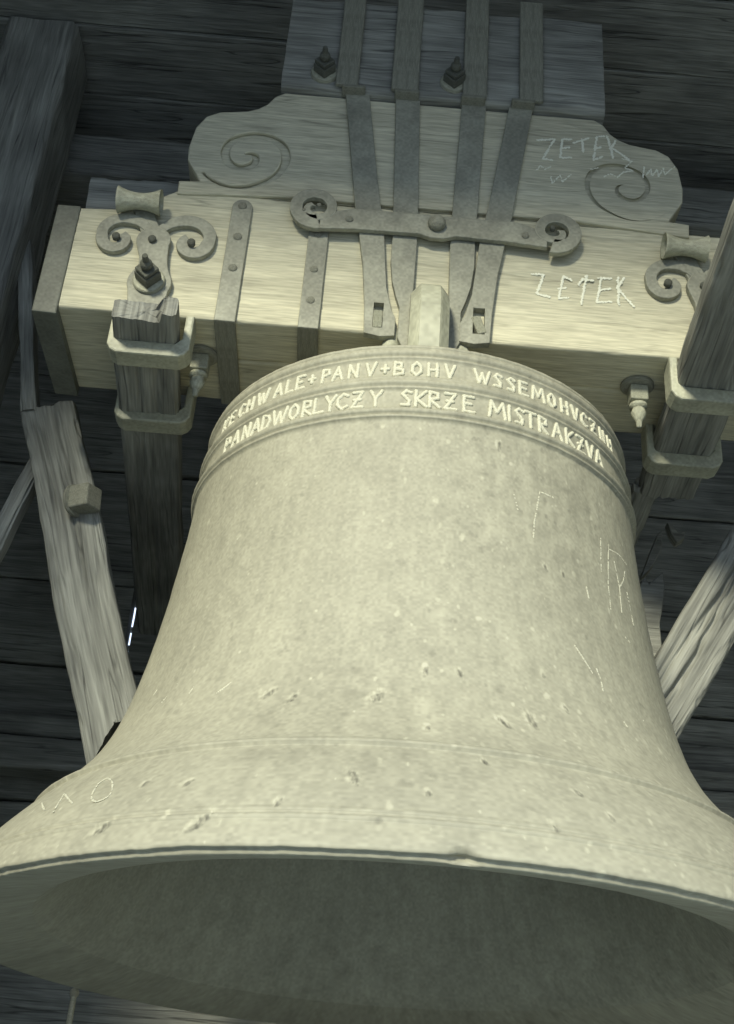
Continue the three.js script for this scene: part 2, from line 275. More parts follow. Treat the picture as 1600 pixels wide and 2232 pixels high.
{
  const t = thing('bell', 'large pale bronze bell with two rings of raised lettering round its shoulder', 'bell', [-0.003, 0, 0]);
  const prof = []; // refine the outer profile so that the flank reads smooth
  for (let i = 0; i + 1 < OUT.length; i++) { const a = OUT[i], b = OUT[i + 1], d = Math.hypot(b[0] - a[0], b[1] - a[1]), c = Math.max(1, Math.ceil(d / 0.012)); for (let q = 0; q < c; q++) prof.push([lerp(a[0], b[0], q / c), lerp(a[1], b[1], q / c)]); }
  prof.push(OUT[OUT.length - 1]);
  // light smoothing of the plain flank only
  for (let it = 0; it < 6; it++) for (let i = 1; i + 1 < prof.length; i++) { const h = prof[i][1]; if ((h > 0.195 && h < 0.77) || (h > 0.08 && h < 0.155)) prof[i] = [(prof[i - 1][0] + 2 * prof[i][0] + prof[i + 1][0]) / 4, (prof[i - 1][1] + 2 * prof[i][1] + prof[i + 1][1]) / 4]; }
  const mk = (pr, flip) => {
    const N = 400, pos = [], uv = [], idx = [];
    for (const [r, y] of pr) for (let i = 0; i <= N; i++) {
      const a = (i / N - 0.5) * 2 * Math.PI, deg = a / D2R;
      let rr = r, yy = y;
      if (r > 0.2) rr += 0.0011 * fbm(Math.sin(a) * 5, y * 9, Math.cos(a) * 5, 3) + 0.0006 * vnoise(Math.sin(a) * 40, y * 50, Math.cos(a) * 40);
      if (r > 0.69 && y < 0.03) { // small nick in the rim and a slightly worn lip
        const k = Math.exp(-(((deg - 3.2) / 1.3) ** 2)) * clamp((0.022 - y) / 0.012, 0, 1); yy += 0.006 * k; rr -= 0.010 * k;
        yy += 0.0007 * vnoise(deg * 0.13, 3, 1) + 0.0005 * vnoise(deg * 0.9, 5, 1) + 0.0004 * vnoise(deg * 2.3, 7, 1);
      }
      pos.push(rr * Math.sin(a), yy, rr * Math.cos(a)); uv.push(i / N, (y + 0.03) / 1.04);
    }
    for (let j = 0; j + 1 < pr.length; j++) for (let i = 0; i < N; i++) { const a = j * (N + 1) + i, b = a + 1, c = a + N + 1, d = c + 1; if (flip) idx.push(a, c, b, b, c, d); else idx.push(a, b, c, b, d, c); }
    const g = new THREE.BufferGeometry(); g.setAttribute('position', new THREE.Float32BufferAttribute(pos, 3)); g.setAttribute('uv', new THREE.Float32BufferAttribute(uv, 2)); g.setIndex(idx); g.computeVertexNormals(); return g;
  };
  part('bell_body', [mk(prof, false), mk(INN, false)], M.bell, t);
  // crown: one canon in front of the headstock, two feet, and the block that goes up into the headstock
  const canon = (ang, w) => {
    const path = [[0.17, 0.985], [0.19, 1.03], [0.205, 1.09], [0.207, 1.16], [0.200, 1.20], [0.183, 1.226], [0.163, 1.237], [0.142, 1.238]], pos = [], uv = [], idx = [];
    const sec = [[-1, -1], [-1, 0.25], [-0.62, 0.85], [-0.5, 1], [0.5, 1], [0.62, 0.85], [1, 0.25], [1, -1]], K = sec.length;
    const cv = new THREE.CatmullRomCurve3(path.map(([z, y]) => new THREE.Vector3(0, y, z))), n = 26;
    for (let j = 0; j <= n; j++) { const c = cv.getPoint(j / n), tg = cv.getTangent(j / n), nz = new THREE.Vector3(0, -tg.z, tg.y); for (let i = 0; i <= K; i++) { const [a, b] = sec[i % K], ww = w * (j / n > 0.8 ? 1 - 0.35 * ((j / n - 0.8) / 0.2) : 1) * (1 + 0.25 * Math.exp(-j / 3)); pos.push(a * ww, c.y + nz.y * b * 0.028, c.z + nz.z * b * 0.028); uv.push(i * 0.02, j * 0.01); } }
    for (let j = 0; j < n; j++) for (let i = 0; i < K; i++) { const a = j * (K + 1) + i, b = a + 1, c = a + K + 1, d = c + 1; idx.push(a, c, b, b, c, d); }
    let g = new THREE.BufferGeometry(); g.setAttribute('position', new THREE.Float32BufferAttribute(pos, 3)); g.setAttribute('uv', new THREE.Float32BufferAttribute(uv, 2)); g.setIndex(idx); g = g.toNonIndexed(); g.computeVertexNormals(); return g.rotateY(ang);
  };
  part('canon', canon(0, 0.0375), M.ironPale, t);
  part('canon', canon(Math.PI, 0.041), M.ironPale, t);
  const foot = (x, lean) => laid([x, 0.985, 0.16], [x + lean, 1.18, 0.118], { w: 0.036, h: 0.036, n: 16, k: 4, r: 0.012, amp: 0.001, wobble: 0.001, seed: 3 });
  part('crown_foot', foot(-0.092, 0.03), M.ironPale, t); part('crown_foot', foot(0.092, -0.03), M.ironPale, t);
  part('crown_block', mv(new RoundedBoxGeometry(0.11, 0.19, 0.11, 3, 0.012), 0, 1.075, 0), M.ironPale, t);
  // lettering of the two rings
  const G = { // strokes in a unit cell
    A: [[[0, 0], [0.45, 1], [0.9, 0]], [[0.2, 0.4], [0.7, 0.4]]], B: [[[0.05, 0], [0.05, 1], [0.6, 0.9], [0.6, 0.6], [0.1, 0.52], [0.75, 0.4], [0.75, 0.1], [0.05, 0]]], C: [[[0.85, 0.85], [0.5, 1], [0.1, 0.7], [0.1, 0.3], [0.5, 0], [0.85, 0.15]]],
    D: [[[0.05, 0], [0.05, 1], [0.6, 0.85], [0.8, 0.5], [0.6, 0.12], [0.05, 0]]], E: [[[0.8, 1], [0.1, 1], [0.1, 0], [0.85, 0]], [[0.1, 0.52], [0.65, 0.52]]], H: [[[0.08, 0], [0.08, 1]], [[0.8, 0], [0.8, 1]], [[0.08, 0.5], [0.8, 0.5]]],
    I: [[[0.4, 0], [0.4, 1]]], K: [[[0.08, 0], [0.08, 1]], [[0.8, 1], [0.12, 0.48], [0.85, 0]]], L: [[[0.1, 1], [0.1, 0], [0.8, 0.02]]], M: [[[0, 0], [0.12, 1], [0.45, 0.35], [0.8, 1], [0.95, 0]]], N: [[[0.08, 0], [0.08, 1], [0.8, 0], [0.8, 1]]],
    O: [[[0.45, 1], [0.1, 0.72], [0.1, 0.28], [0.45, 0], [0.8, 0.28], [0.8, 0.72], [0.45, 1]]], P: [[[0.08, 0], [0.08, 1], [0.65, 0.92], [0.7, 0.58], [0.08, 0.48]]], R: [[[0.08, 0], [0.08, 1], [0.65, 0.92], [0.66, 0.6], [0.08, 0.5], [0.8, 0]]],
    S: [[[0.75, 0.88], [0.4, 1], [0.12, 0.78], [0.65, 0.35], [0.6, 0.05], [0.1, 0.08]]], T: [[[0, 1], [0.85, 1]], [[0.42, 1], [0.42, 0]]], V: [[[0.05, 1], [0.42, 0], [0.85, 1]]], W: [[[0, 1], [0.28, 0], [0.5, 0.8], [0.72, 0], [1, 1]]], Y: [[[0.05, 1], [0.42, 0.5], [0.85, 1]], [[0.42, 0.5], [0.42, 0]]],
    Z: [[[0.1, 1], [0.8, 1], [0.08, 0], [0.85, 0]], [[0.2, 0.5], [0.65, 0.5]]], X: [[[0.4, 0.2], [0.4, 0.8]], [[0.12, 0.5], [0.7, 0.5]]],
  };
  const row = (txt, degs, h0, ht, seed) => [...txt].forEach((ch, i) => {
    const wd = ht * (ch === 'W' || ch === 'M' ? 0.95 : ch === 'I' ? 0.4 : 0.72);
    const f = (a, b) => bellPoint(degs[i] + a / 0.405 / D2R, h0 + b);
    const L = G[ch].map((l) => l.map(([x, y]) => [(x - 0.45) * wd, y * ht]));
    part('letter', strokes(L, f, 0.0070, 0.0034, seed + i, { step: 0.3, jitter: 0.12, detail: 1, sizeVar: 0.18 }), M.letter, t);
  });
  row('CHWALEXPANVXBOHVWSSEMOHVCZ', [-54.4, -50.7, -46, -40.3, -36.7, -33.6, -30.1, -26.3, -23.3, -19.3, -15, -11.4, -8.1, -4, -0.1, 4, 11.7, 16, 19.5, 22.8, 27, 31.3, 35.5, 39.4, 43, 47], 0.8765, 0.0275, 500);
  row('NADWORLYCZYSKRZEMISTRA', [-49.4, -45.7, -42.2, -38.3, -33.8, -30, -27, -24, -21.1, -17.4, -13, -5.9, -2.6, 0.6, 4.2, 8.5, 15.4, 18.6, 21.3, 24.3, 27.9, 32], 0.8095, 0.0315, 700);
  row('KZVA', [36.2, 40, 43.8, 47.5], 0.8095, 0.0315, 800);
  row('NH', [51.5, 56], 0.8765, 0.0275, 820); row('KE', [-63, -59], 0.8765, 0.0275, 840); row('PA', [-57.5, -53.6], 0.8095, 0.0315, 850);
  // scratched and chalked strokes on the flank
  const ch = (lines, w, seed, skip = 0.12) => { const f = (a, b) => bellPoint(a / (bellR(b) * D2R), b); return strokes(lines.map((l) => (l.length > 3 ? new THREE.CatmullRomCurve3(l.map(([d, h]) => new THREE.Vector3(d, h * 100, 0))).getPoints(l.length * 4).map((q) => [q.x, q.y / 100]) : l).map(([d, h]) => [d * D2R * bellR(h), h])), f, w, 0.0007, seed, { skip, step: 0.5 }); };
  part('chalk_mark', ch([[[47.2, 0.65], [44.3, 0.567], [43.4, 0.512]], [[47.4, 0.641], [51.8, 0.647], [56.1, 0.643]], [[48.7, 0.624], [49.3, 0.575], [48.1, 0.525]], [[53.9, 0.621], [52.1, 0.598], [49.3, 0.575]]], 0.0036, 31, 0.25), M.letter, t, 'scratched letters on the right flank of the bell');
  part('chalk_mark', ch([[[44, 0.651], [42.1, 0.578]], [[36.1, 0.533], [36.3, 0.513]], [[53.1, 0.578], [53.2, 0.519]], [[18.9, 0.662], [19.6, 0.636]], [[25.6, 0.684], [23.6, 0.623], [22.9, 0.587]], [[25.9, 0.685], [29.8, 0.683]]], 0.0035, 33, 0.4), M.letter, t);
  part('chalk_mark', ch([[[47, 0.478], [48.7, 0.473]], [[29.9, 0.411], [31.4, 0.394], [33, 0.373]], [[34.5, 0.383], [34.9, 0.365], [34.7, 0.348]], [[42.3, 0.322], [43.5, 0.315]], [[44.8, 0.325], [45.7, 0.311]], [[47.6, 0.312], [47.9, 0.302]], [[37.7, 0.302], [38, 0.296]]], 0.0038, 35, 0.3), M.letter, t);
  part('chalk_mark', ch([[[-41.2, 0.126], [-40.9, 0.134], [-38.1, 0.119], [-36.4, 0.094], [-37.5, 0.087], [-39.7, 0.101], [-41.2, 0.126]], [[-47.4, 0.122], [-44.5, 0.084]], [[-47.4, 0.122], [-42.3, 0.094]], [[-52.1, 0.118], [-47.6, 0.094]]], 0.0035, 37, 0.35), M.letter, t);
  part('chalk_mark', ch([[[-55.5, 0.309], [-54.3, 0.335]], [[-49.3, 0.301], [-47.3, 0.33]], [[-42, 0.302], [-41.4, 0.318]], [[-36.2, 0.278], [-33, 0.304]]], 0.0035, 39, 0.3), M.letter, t);
}

// ------------------------------------------------------------------ the headstock with its ironwork
const ZF = 0.136, YB = 1.167;
const hs = thing('headstock', 'heavy wooden headstock beam with scroll board and wrought ironwork carrying the bell', 'bell headstock');
{
  const g = laid([-0.728, 1.334, 0], [0.728, 1.334, 0], { w: 2 * ZF, h: 0.332, n: 260, k: 64, r: 0.006, amp: 0.0009, grain: 0.0004, wobble: 0, seed: 2, cracks: [
    { s: 0.298, x0: 0.02, x1: 0.5, depth: 0.004, width: 0.0028 }, { s: 0.345, x0: 0.85, x1: 1.42, depth: 0.004, width: 0.0025 }, { s: 0.255, x0: 0.9, x1: 1.45, depth: 0.006, width: 0.003 },
    { s: 0.452, x0: 0.25, x1: 0.62, depth: 0.004, width: 0.0025 }, { s: 0.40, x0: 0.95, x1: 1.25, depth: 0.003, width: 0.0025 }, { s: 0.60, x0: 0.2, x1: 1.2, depth: 0.005, width: 0.003 }] });
  { // the upper left corner is hewn away
    const q = g.attributes.position, top = (x) => (x < -0.63 ? 1.427 + 0.007 * (x + 0.728) / 0.098 : x < -0.54 ? lerp(1.434, 1.495, (x + 0.63) / 0.09) : 9);
    for (let i = 0; i < q.count; i++) { const x = q.getX(i), y = q.getY(i), t = top(x); if (y > t) q.setY(i, t - 0.02 * (1 - Math.exp(-(y - t) * 0.02))); }
    g.computeVertexNormals();
  }
  part('beam', g, M.beam, hs, 'pale squared beam of the headstock');
  for (const s of [-1, 1]) part('end_band', plate(poly([[s * 0.726, 1.148], [s * 0.775, 1.150], [s * 0.777, 1.430], [s * 0.729, 1.430]]), -ZF - 0.004, ZF + 0.004, 0.003), M.ironDark, hs);
  part('packing_block', laid([-0.745, 1.512, -0.02], [-0.535, 1.520, -0.02], { w: 0.16, h: 0.165, n: 40, k: 8, amp: 0.005, wobble: 0.004, seed: 8, r: 0.012 }), M.timber, hs, 'dark weathered block behind the cut left end of the beam');
}
{ // scroll board, its volutes are cut in as grooves: a thin front layer with spiral slots on a solid core
  const Lh = [[-0.300, 1.503], [-0.538, 1.486], [-0.540, 1.522], [-0.497, 1.526], [-0.530, 1.585], [-0.533, 1.622], [-0.526, 1.682], [-0.508, 1.718], [-0.480, 1.735], [-0.45, 1.740], [-0.421, 1.745], [-0.398, 1.756], [-0.380, 1.772], [-0.366, 1.797], [-0.345, 1.812]];
  const full = Lh.concat(Lh.map(([x, y]) => [-x * 0.995, y - (x < -0.3 ? 0.002 : 0)]).reverse());
  // the groove starts low on the outer side, runs under the volute and winds inwards
  const rad = [0.101, 0.080, 0.086, 0.060, 0.040, 0.026, 0.020, 0.010];
  const groove = (sx) => spiralBand(-sx * 0.408, 1.606, 212, 212 + 610, (t) => { const q = t * 6.99, i = Math.floor(q); return lerp(rad[i], rad[i + 1], fade(q - i) * 0.4 + (q - i) * 0.6); }, (t) => 0.004 + 0.014 * Math.min(1, 4 * t, 4 * (1 - t)), 120, sx);
  part('scroll_board', [plate(poly(full), -0.05, ZF - 0.004, 0.001), plate(poly(full, [groove(1), groove(-1)]), ZF - 0.004, ZF + 0.006, 0.003)], M.board, hs, 'board cut into volutes at both ends above the beam');
}
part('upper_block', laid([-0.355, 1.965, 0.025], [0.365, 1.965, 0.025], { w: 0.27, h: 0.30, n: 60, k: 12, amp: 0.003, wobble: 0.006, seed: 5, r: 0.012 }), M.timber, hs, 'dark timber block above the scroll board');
const ZT = ZF + 0.006, ZS = ZT + 0.011; // face of the boards, face of the long straps
const strapHole = (cx, cy, w, h) => [[cx - w / 2, cy - h / 2], [cx - w / 2, cy + h / 2], [cx + w / 2, cy + h / 2], [cx + w / 2, cy - h / 2]];
const wav = (pts) => pts;
{ // four long straps that splay upwards and hold the bell
  const up = (x0, x1) => mv(new RoundedBoxGeometry(x1 - x0, 0.33, 0.010, 2, 0.003), (x0 + x1) / 2, 1.983, ZF + 0.034);
  const step = (x0, x1) => mv(new RoundedBoxGeometry(x1 - x0, 0.010, 0.034, 2, 0.003), (x0 + x1) / 2, 1.817, ZF + 0.022);
  const s1 = [[-0.213, 1.83], [-0.160, 1.83], [-0.117, 1.51], [-0.103, 1.432], [-0.096, 1.35], [-0.088, 1.27], [-0.075, 1.215], [-0.066, 1.195], [-0.066, 1.152], [-0.095, 1.148], [-0.126, 1.154], [-0.130, 1.23], [-0.140, 1.33], [-0.156, 1.427], [-0.166, 1.481]];
  const k1 = part('long_strap', [plate(poly(s1, [strapHole(-0.101, 1.200, 0.023, 0.064)]), ZF + 0.001, ZS, 0.0015), up(-0.235, -0.185), step(-0.22, -0.168)], M.iron, hs);
  part('wedge_key', mv(new RoundedBoxGeometry(0.019, 0.044, 0.03, 2, 0.003), -0.101, 1.190, ZF + 0.004), M.ironPale, k1);
  const s4 = s1.map(([x, y]) => [-x - 0.006 + (y > 1.7 ? 0.0 : 0), y]);
  const k4 = part('long_strap', [plate(poly(s4, [strapHole(0.098, 1.206, 0.023, 0.064)]), ZF + 0.001, ZS, 0.0015), up(0.172, 0.225), step(0.155, 0.207)], M.iron, hs);
  part('wedge_key', mv(new RoundedBoxGeometry(0.019, 0.044, 0.03, 2, 0.003).rotateZ(0.35), 0.098, 1.196, ZF + 0.004), M.ironPale, k4);
  const s2 = [[-0.100, 1.83], [-0.046, 1.83], [-0.035, 1.50], [-0.033, 1.428], [-0.034, 1.30], [-0.036, 1.22], [-0.034, 1.135], [-0.050, 1.128], [-0.060, 1.150], [-0.060, 1.225], [-0.070, 1.258], [-0.078, 1.29], [-0.084, 1.345], [-0.084, 1.426], [-0.087, 1.496]];
  part('long_strap', [plate(poly(s2), ZF + 0.0005, ZS - 0.002, 0.0015), up(-0.112, -0.052), step(-0.103, -0.049)], M.iron, hs);
  const s3 = s2.map(([x, y]) => [-x + 0.002, y]);
  part('long_strap', [plate(poly(s3), ZF + 0.0005, ZS - 0.002, 0.0015), up(0.046, 0.100), step(0.044, 0.098)], M.iron, hs);
}
{ // riveted straps that go round the beam
  const round = (x0, x1, yt, dx) => [plate(poly([[x0 - dx, 1.160], [x1 - dx, 1.160], ...arcPts((x0 + x1) / 2, yt - (x1 - x0) / 2, (x1 - x0) / 2, 0, 180, 10)]), ZF + 0.0005, ZF + 0.009, 0.002),
    mv(new RoundedBoxGeometry(x1 - x0, 0.008, ZF * 2 + 0.012, 2, 0.002), (x0 + x1) / 2 - dx, YB - 0.0035, 0.0015)];
  const a = part('riveted_strap', round(-0.420, -0.378, 1.482, 0.0), M.iron, hs);
  for (const y of [1.463, 1.378, 1.295]) part('rivet', knob(-0.399, y, ZF + 0.008, 0.0095, 0.003, 0.6), M.iron, a);
  const b = part('riveted_strap', round(-0.256, -0.215, 1.44, 0.0), M.iron, hs);
  for (const y of [1.402, 1.309, 1.229]) part('rivet', knob(-0.2365, y, ZF + 0.008, 0.0085, 0.003, 0.6), M.iron, b);
}
{ // ornamental cross bar with a scroll at each end
  const z0 = ZS + 0.0005, z1 = ZS + 0.013;
  const scroll = (sx) => spiralBand(sx * 0.248, 1.462, -68, -68 - 560, (t) => (t < 0.62 ? lerp(0.045, 0.036, t / 0.62) : lerp(0.036, 0.004, (t - 0.62) / 0.38)), (t) => (t < 0.1 ? lerp(0.052, 0.032, t / 0.1) : lerp(0.032, 0.014, t)), 90, -sx * -1);
  const bar = [[-0.235, 1.402], [-0.16, 1.408], [-0.03, 1.410], [-0.008, 1.402], [0.02, 1.402], [0.045, 1.411], [0.16, 1.408], [0.232, 1.402], [0.232, 1.44], [0.205, 1.452], [0.17, 1.464], [0.06, 1.463], [-0.06, 1.464], [-0.17, 1.463], [-0.205, 1.452], [-0.235, 1.44]];
  const L = spiralBand(-0.248, 1.460, -75, -75 - 520, (t) => (t < 0.62 ? lerp(0.041, 0.034, t / 0.62) : lerp(0.034, 0.006, (t - 0.62) / 0.38)), (t) => (t < 0.12 ? lerp(0.040, 0.030, t / 0.12) : lerp(0.030, 0.013, t)), 90, 1);
  const Rr = spiralBand(0.252, 1.448, -75, -75 - 480, (t) => (t < 0.62 ? lerp(0.041, 0.034, t / 0.62) : lerp(0.034, 0.008, (t - 0.62) / 0.38)), (t) => (t < 0.12 ? lerp(0.040, 0.030, t / 0.12) : lerp(0.030, 0.015, t)), 90, -1);
  const b = part('scroll_bar', [plate(poly(bar), z0, z1 - 0.0007, 0.002), plate(poly(L), z0, z1, 0.002), plate(poly(Rr), z0, z1 + 0.0004, 0.002)], M.iron, hs);
  part('bolt_head', mv(new THREE.SphereGeometry(0.0185, 24, 16).scale(1, 1, 0.85), 0.004, 1.436, z1 + 0.006), M.iron, b);
  for (const [x, y, r] of [[-0.175, 1.432, 0.008], [0.187, 1.428, 0.008], [-0.240, 1.464, 0.005], [-0.27, 1.448, 0.004]]) part('rivet', knob(x, y, z1 - 0.001, r, 0.003, 0.6), M.iron, b);
  part('nail', knob(0.243, 1.452, z1 - 0.003, 0.006, 0.016), M.ironDark, b);
}
function nutStack(x, y, z, s, parent, m) { // washer, square nut on its corner, second nut, ball and tip, all looking to +z
  const k = part('washer', lathe([[0.0001, 0.009], [0.029 * s, 0.009], [0.032 * s, 0.006], [0.032 * s, 0]], 32).rotateX(Math.PI / 2).translate(x, y, z), M.ironPale, parent);
  const sq = (w, d, zz) => new RoundedBoxGeometry(w * s, w * s, d * s, 2, 0.0022).rotateZ(Math.PI / 4 + 0.05).translate(x, y, z + zz * s);
  part('nut', sq(0.038, 0.022, 0.020), m, k); part('nut', sq(0.034, 0.009, 0.038), m, k);
  part('bolt_tip', [mv(new THREE.SphereGeometry(0.0125 * s, 18, 12), x, y, z + 0.052 * s), mv(new THREE.CylinderGeometry(0.0055 * s, 0.007 * s, 0.016 * s, 14).rotateX(Math.PI / 2), x, y, z + 0.069 * s)], m, k);
}
for (const cx of [-0.557, 0.562]) { // scrolled bracket over each treadle arm
  const z0 = ZF + 0.0005, z1 = ZF + 0.013;
  const rr = (k) => { const R = [0.074, 0.055, 0.032, 0.028, 0.020, 0.012].map((v) => v * k); return (t) => { const q = t * 4.99, i = Math.floor(q); return lerp(R[i], R[i + 1], q - i); }; };
  const right = spiralBand(cx + 0.069, 1.350, 168, 168 - 400, rr(1), (t) => (t < 0.15 ? lerp(0.018, 0.031, t / 0.15) : lerp(0.031, 0.026, t)), 80, 1);
  const left = spiralBand(cx - 0.083, 1.346, 168, 168 - 400, rr(0.95), (t) => (t < 0.15 ? lerp(0.018, 0.027, t / 0.15) : lerp(0.027, 0.024, t)), 80, -1);
  const neck = [...arcPts(cx - 0.008, 1.345, 0.035, -20, 200, 18), [cx - 0.030, 1.30], [cx - 0.028, 1.28], ...arcPts(cx, 1.235, 0.044, 150, 205, 6), [cx - 0.036, 1.19], [cx - 0.034, 1.169], [cx + 0.036, 1.169], [cx + 0.038, 1.19], ...arcPts(cx, 1.235, 0.044, -25, 30, 6), [cx + 0.030, 1.28], [cx + 0.027, 1.30]];
  const b = part('scroll_bracket', [plate(poly(right), z0, z1, 0.002), plate(poly(left), z0, z1 + 0.0004, 0.002), plate(poly(neck), z0 + 0.002, z1 + 0.003, 0.002), plate(poly([[cx - 0.03, 1.34], [cx + 0.012, 1.34], [cx - 0.005, 1.39], [cx - 0.022, 1.43], [cx - 0.064, 1.43], [cx - 0.045, 1.39]]), z0, z1 - 0.002, 0.002)], M.iron, hs);
  // sheet end rolled outwards, shaped like an hourglass lying on its side
  const roll = []; for (let i = 0; i <= 14; i++) { const t = i / 14 * 2 - 1; roll.push([0.017 + 0.011 * t * t, t * 0.044]); }
  for (let i = 14; i >= 0; i--) { const t = i / 14 * 2 - 1; roll.push([0.013 + 0.011 * t * t, t * 0.044]); }
  part('rolled_end', new THREE.LatheGeometry(roll.map((p) => new THREE.Vector2(...p)), 28).rotateZ(Math.PI / 2).translate(cx - 0.047, 1.428, ZF + 0.034), M.ironPale, b);
  for (const [x, y] of [[cx - 0.083, 1.343], [cx - 0.010, 1.343], [cx + 0.069, 1.343]]) part('nail', knob(x, y, z1, 0.0085, 0.017), M.ironDark, b);
  nutStack(cx, 1.235, z1 + 0.003, 1, b, M.ironDark);
}
nutStack(-0.262, 1.86, 0.161, 0.95, hs, M.ironDark); nutStack(0.026, 1.863, 0.161, 0.95, hs, M.ironDark);
{ // stirrups under the beam
  const st = (cx, z0, z1) => {
    const a = cx - 0.080, b = cx + 0.080, y = 1.069, c = 0.020, w = 0.017;
    const o = [[a, 1.170], [a, y + c], [a + c * 0.4, y + c * 0.35], [a + c, y], [b - c, y], [b - c * 0.4, y + c * 0.35], [b, y + c], [b, 1.170], [b - w, 1.170], [b - w, y + 0.044], [b - w - 0.012, y + 0.031], [a + w + 0.012, y + 0.031], [a + w, y + 0.044], [a + w, 1.170]];
    return plate(poly(o), z0, z1, 0.004);
  };
  part('stirrup', st(-0.538, 0.092, 0.139), M.ironPale, hs); part('stirrup', st(-0.553, -0.139, -0.092), M.ironPale, hs);
  part('stirrup', st(0.556, 0.092, 0.139), M.ironPale, hs); part('stirrup', st(0.566, -0.139, -0.092), M.ironPale, hs);
}
for (const [x, z] of [[-0.452, 0.02], [0.436, 0.04]]) { // bolts hanging from the underside beside the stirrups
  const p = part('bolt_plate', lathe([[0.0001, 0], [0.030, 0], [0.034, 0.004], [0.034, 0.008]], 32).translate(x, YB - 0.009, z), M.iron, hs);
  part('nut', mv(new RoundedBoxGeometry(0.036, 0.036, 0.036, 2, 0.003), x, YB - 0.028, z), M.ironPale, p);
  part('finial', lathe([[0.0001, 0], [0.0055, 0.001], [0.0065, 0.014], [0.008, 0.016], [0.0135, 0.026], [0.0155, 0.034], [0.013, 0.043], [0.011, 0.046], [0.018, 0.048], [0.018, 0.055], [0.011, 0.057], [0.0001, 0.058]], 24).translate(x, YB - 0.105, z), M.ironPale, p);
}
{ // names chalked on the wood
  const z = ZF + 0.0010;
  part('chalk_writing', strokes([[[0.204, 1.352], [0.229, 1.353], [0.218, 1.311], [0.215, 1.302], [0.241, 1.295]], [[0.270, 1.354], [0.260, 1.295], [0.279, 1.297]], [[0.260, 1.320], [0.273, 1.322]], [[0.270, 1.354], [0.286, 1.344]], [[0.300, 1.333], [0.309, 1.350], [0.332, 1.348]], [[0.317, 1.360], [0.305, 1.283]], [[0.340, 1.357], [0.368, 1.357]], [[0.348, 1.358], [0.337, 1.292], [0.366, 1.297]], [[0.342, 1.324], [0.364, 1.331]], [[0.382, 1.363], [0.381, 1.292]], [[0.395, 1.364], [0.380, 1.333], [0.411, 1.289]]], onPlane(z), 0.0052, 0.0009, 91, { skip: 0.07, step: 0.3, jitter: 0.5, sizeVar: 0.7 }), M.chalk, hs, 'name chalked on the beam');
  const y = ZT + 0.0004;
  part('chalk_writing', strokes([[[0.216, 1.731], [0.254, 1.739], [0.228, 1.676], [0.251, 1.675]], [[0.292, 1.743], [0.272, 1.741], [0.266, 1.684], [0.289, 1.687]], [[0.269, 1.712], [0.286, 1.718]], [[0.297, 1.733], [0.330, 1.751]], [[0.315, 1.746], [0.317, 1.707]], [[0.363, 1.762], [0.348, 1.757], [0.339, 1.686], [0.359, 1.698]], [[0.342, 1.721], [0.357, 1.726]], [[0.371, 1.763], [0.382, 1.698]], [[0.389, 1.748], [0.379, 1.729], [0.417, 1.695]]], onPlane(y), 0.0050, 0.0005, 93, { skip: 0.1, step: 0.3, jitter: 0.5, sizeVar: 0.7 }), M.chalk, hs, 'name chalked on the scroll board');
  part('chalk_writing', strokes([[[0.215, 1.641], [0.223, 1.655], [0.233, 1.645], [0.245, 1.654]], [[0.245, 1.627], [0.248, 1.605], [0.265, 1.631], [0.270, 1.613], [0.288, 1.635]], [[0.333, 1.657], [0.347, 1.663]], [[0.360, 1.637], [0.373, 1.648], [0.390, 1.640], [0.403, 1.657], [0.425, 1.663]], [[0.402, 1.697], [0.422, 1.691], [0.406, 1.669], [0.425, 1.663]], [[0.449, 1.678], [0.445, 1.647]], [[0.453, 1.654], [0.463, 1.673], [0.465, 1.652], [0.477, 1.674], [0.479, 1.653], [0.491, 1.678], [0.493, 1.660], [0.516, 1.686]]], onPlane(y), 0.0036, 0.0005, 95, { skip: 0.3, jitter: 0.5 }), M.chalk, hs, 'faint chalk scribble under the name on the scroll board');
}

// ------------------------------------------------------------------ treadle arms in the stirrups
{
  const t = thing('treadle_arm', 'weathered timber arm with a ragged near end, in the two stirrups left of the bell', 'timber arm', [0, 0, 0], 'timber arms held in stirrups');
  const near = (y, z) => 0.03 * clamp((0.02 - y) / 0.04, 0, 1) * 0 - 0.005 * Math.abs(fbm(z * 260, y * 90, 3, 2)) + (z > 0.03 ? -0.016 : 0.008);
  part('shaft', laid([-0.541, 1.124, 0.205], [-0.628, 1.066, -1.13], { w: 0.124, h: 0.046, n: 150, k: 22, r: 0.006, amp: 0.0022, wobble: 0.002, seed: 12, endRough: 0.006, ends: [near, null],
    cracks: [{ s: 0.62, x0: 0.05, x1: 0.34, depth: 0.006, width: 0.003 }, { s: 0.70, x0: 0.02, x1: 0.3, depth: 0.005, width: 0.003 }, { s: 0.66, x0: 0.55, x1: 1.3, depth: 0.006, width: 0.0025 }, { s: 0.57, x0: 0.1, x1: 0.28, depth: 0.004, width: 0.004 }] }), M.timber, t);
}
{
  const t = thing('treadle_arm', 'long timber arm reaching forward out of frame through the stirrups right of the bell', 'timber arm', [0, 0, 0], 'timber arms held in stirrups');
  part('shaft', laid([0.508, 1.136, 0.86], [0.574, 1.122, -0.27], { w: 0.122, h: 0.052, n: 150, k: 22, r: 0.009, amp: 0.0022, wobble: 0.002, seed: 15, endRough: 0.02,
    cracks: [{ s: 0.65, x0: 0.2, x1: 0.9, depth: 0.006, width: 0.003 }, { s: 0.58, x0: 0.65, x1: 1.1, depth: 0.005, width: 0.004 }] }), M.timber, t);
  part('splinter', laid([0.527, 1.118, -0.262], [0.535, 1.095, -0.62], { w: 0.05, h: 0.03, n: 50, k: 8, r: 0.005, amp: 0.003, seed: 17, endRough: 0.02 }), M.timber, t);
}

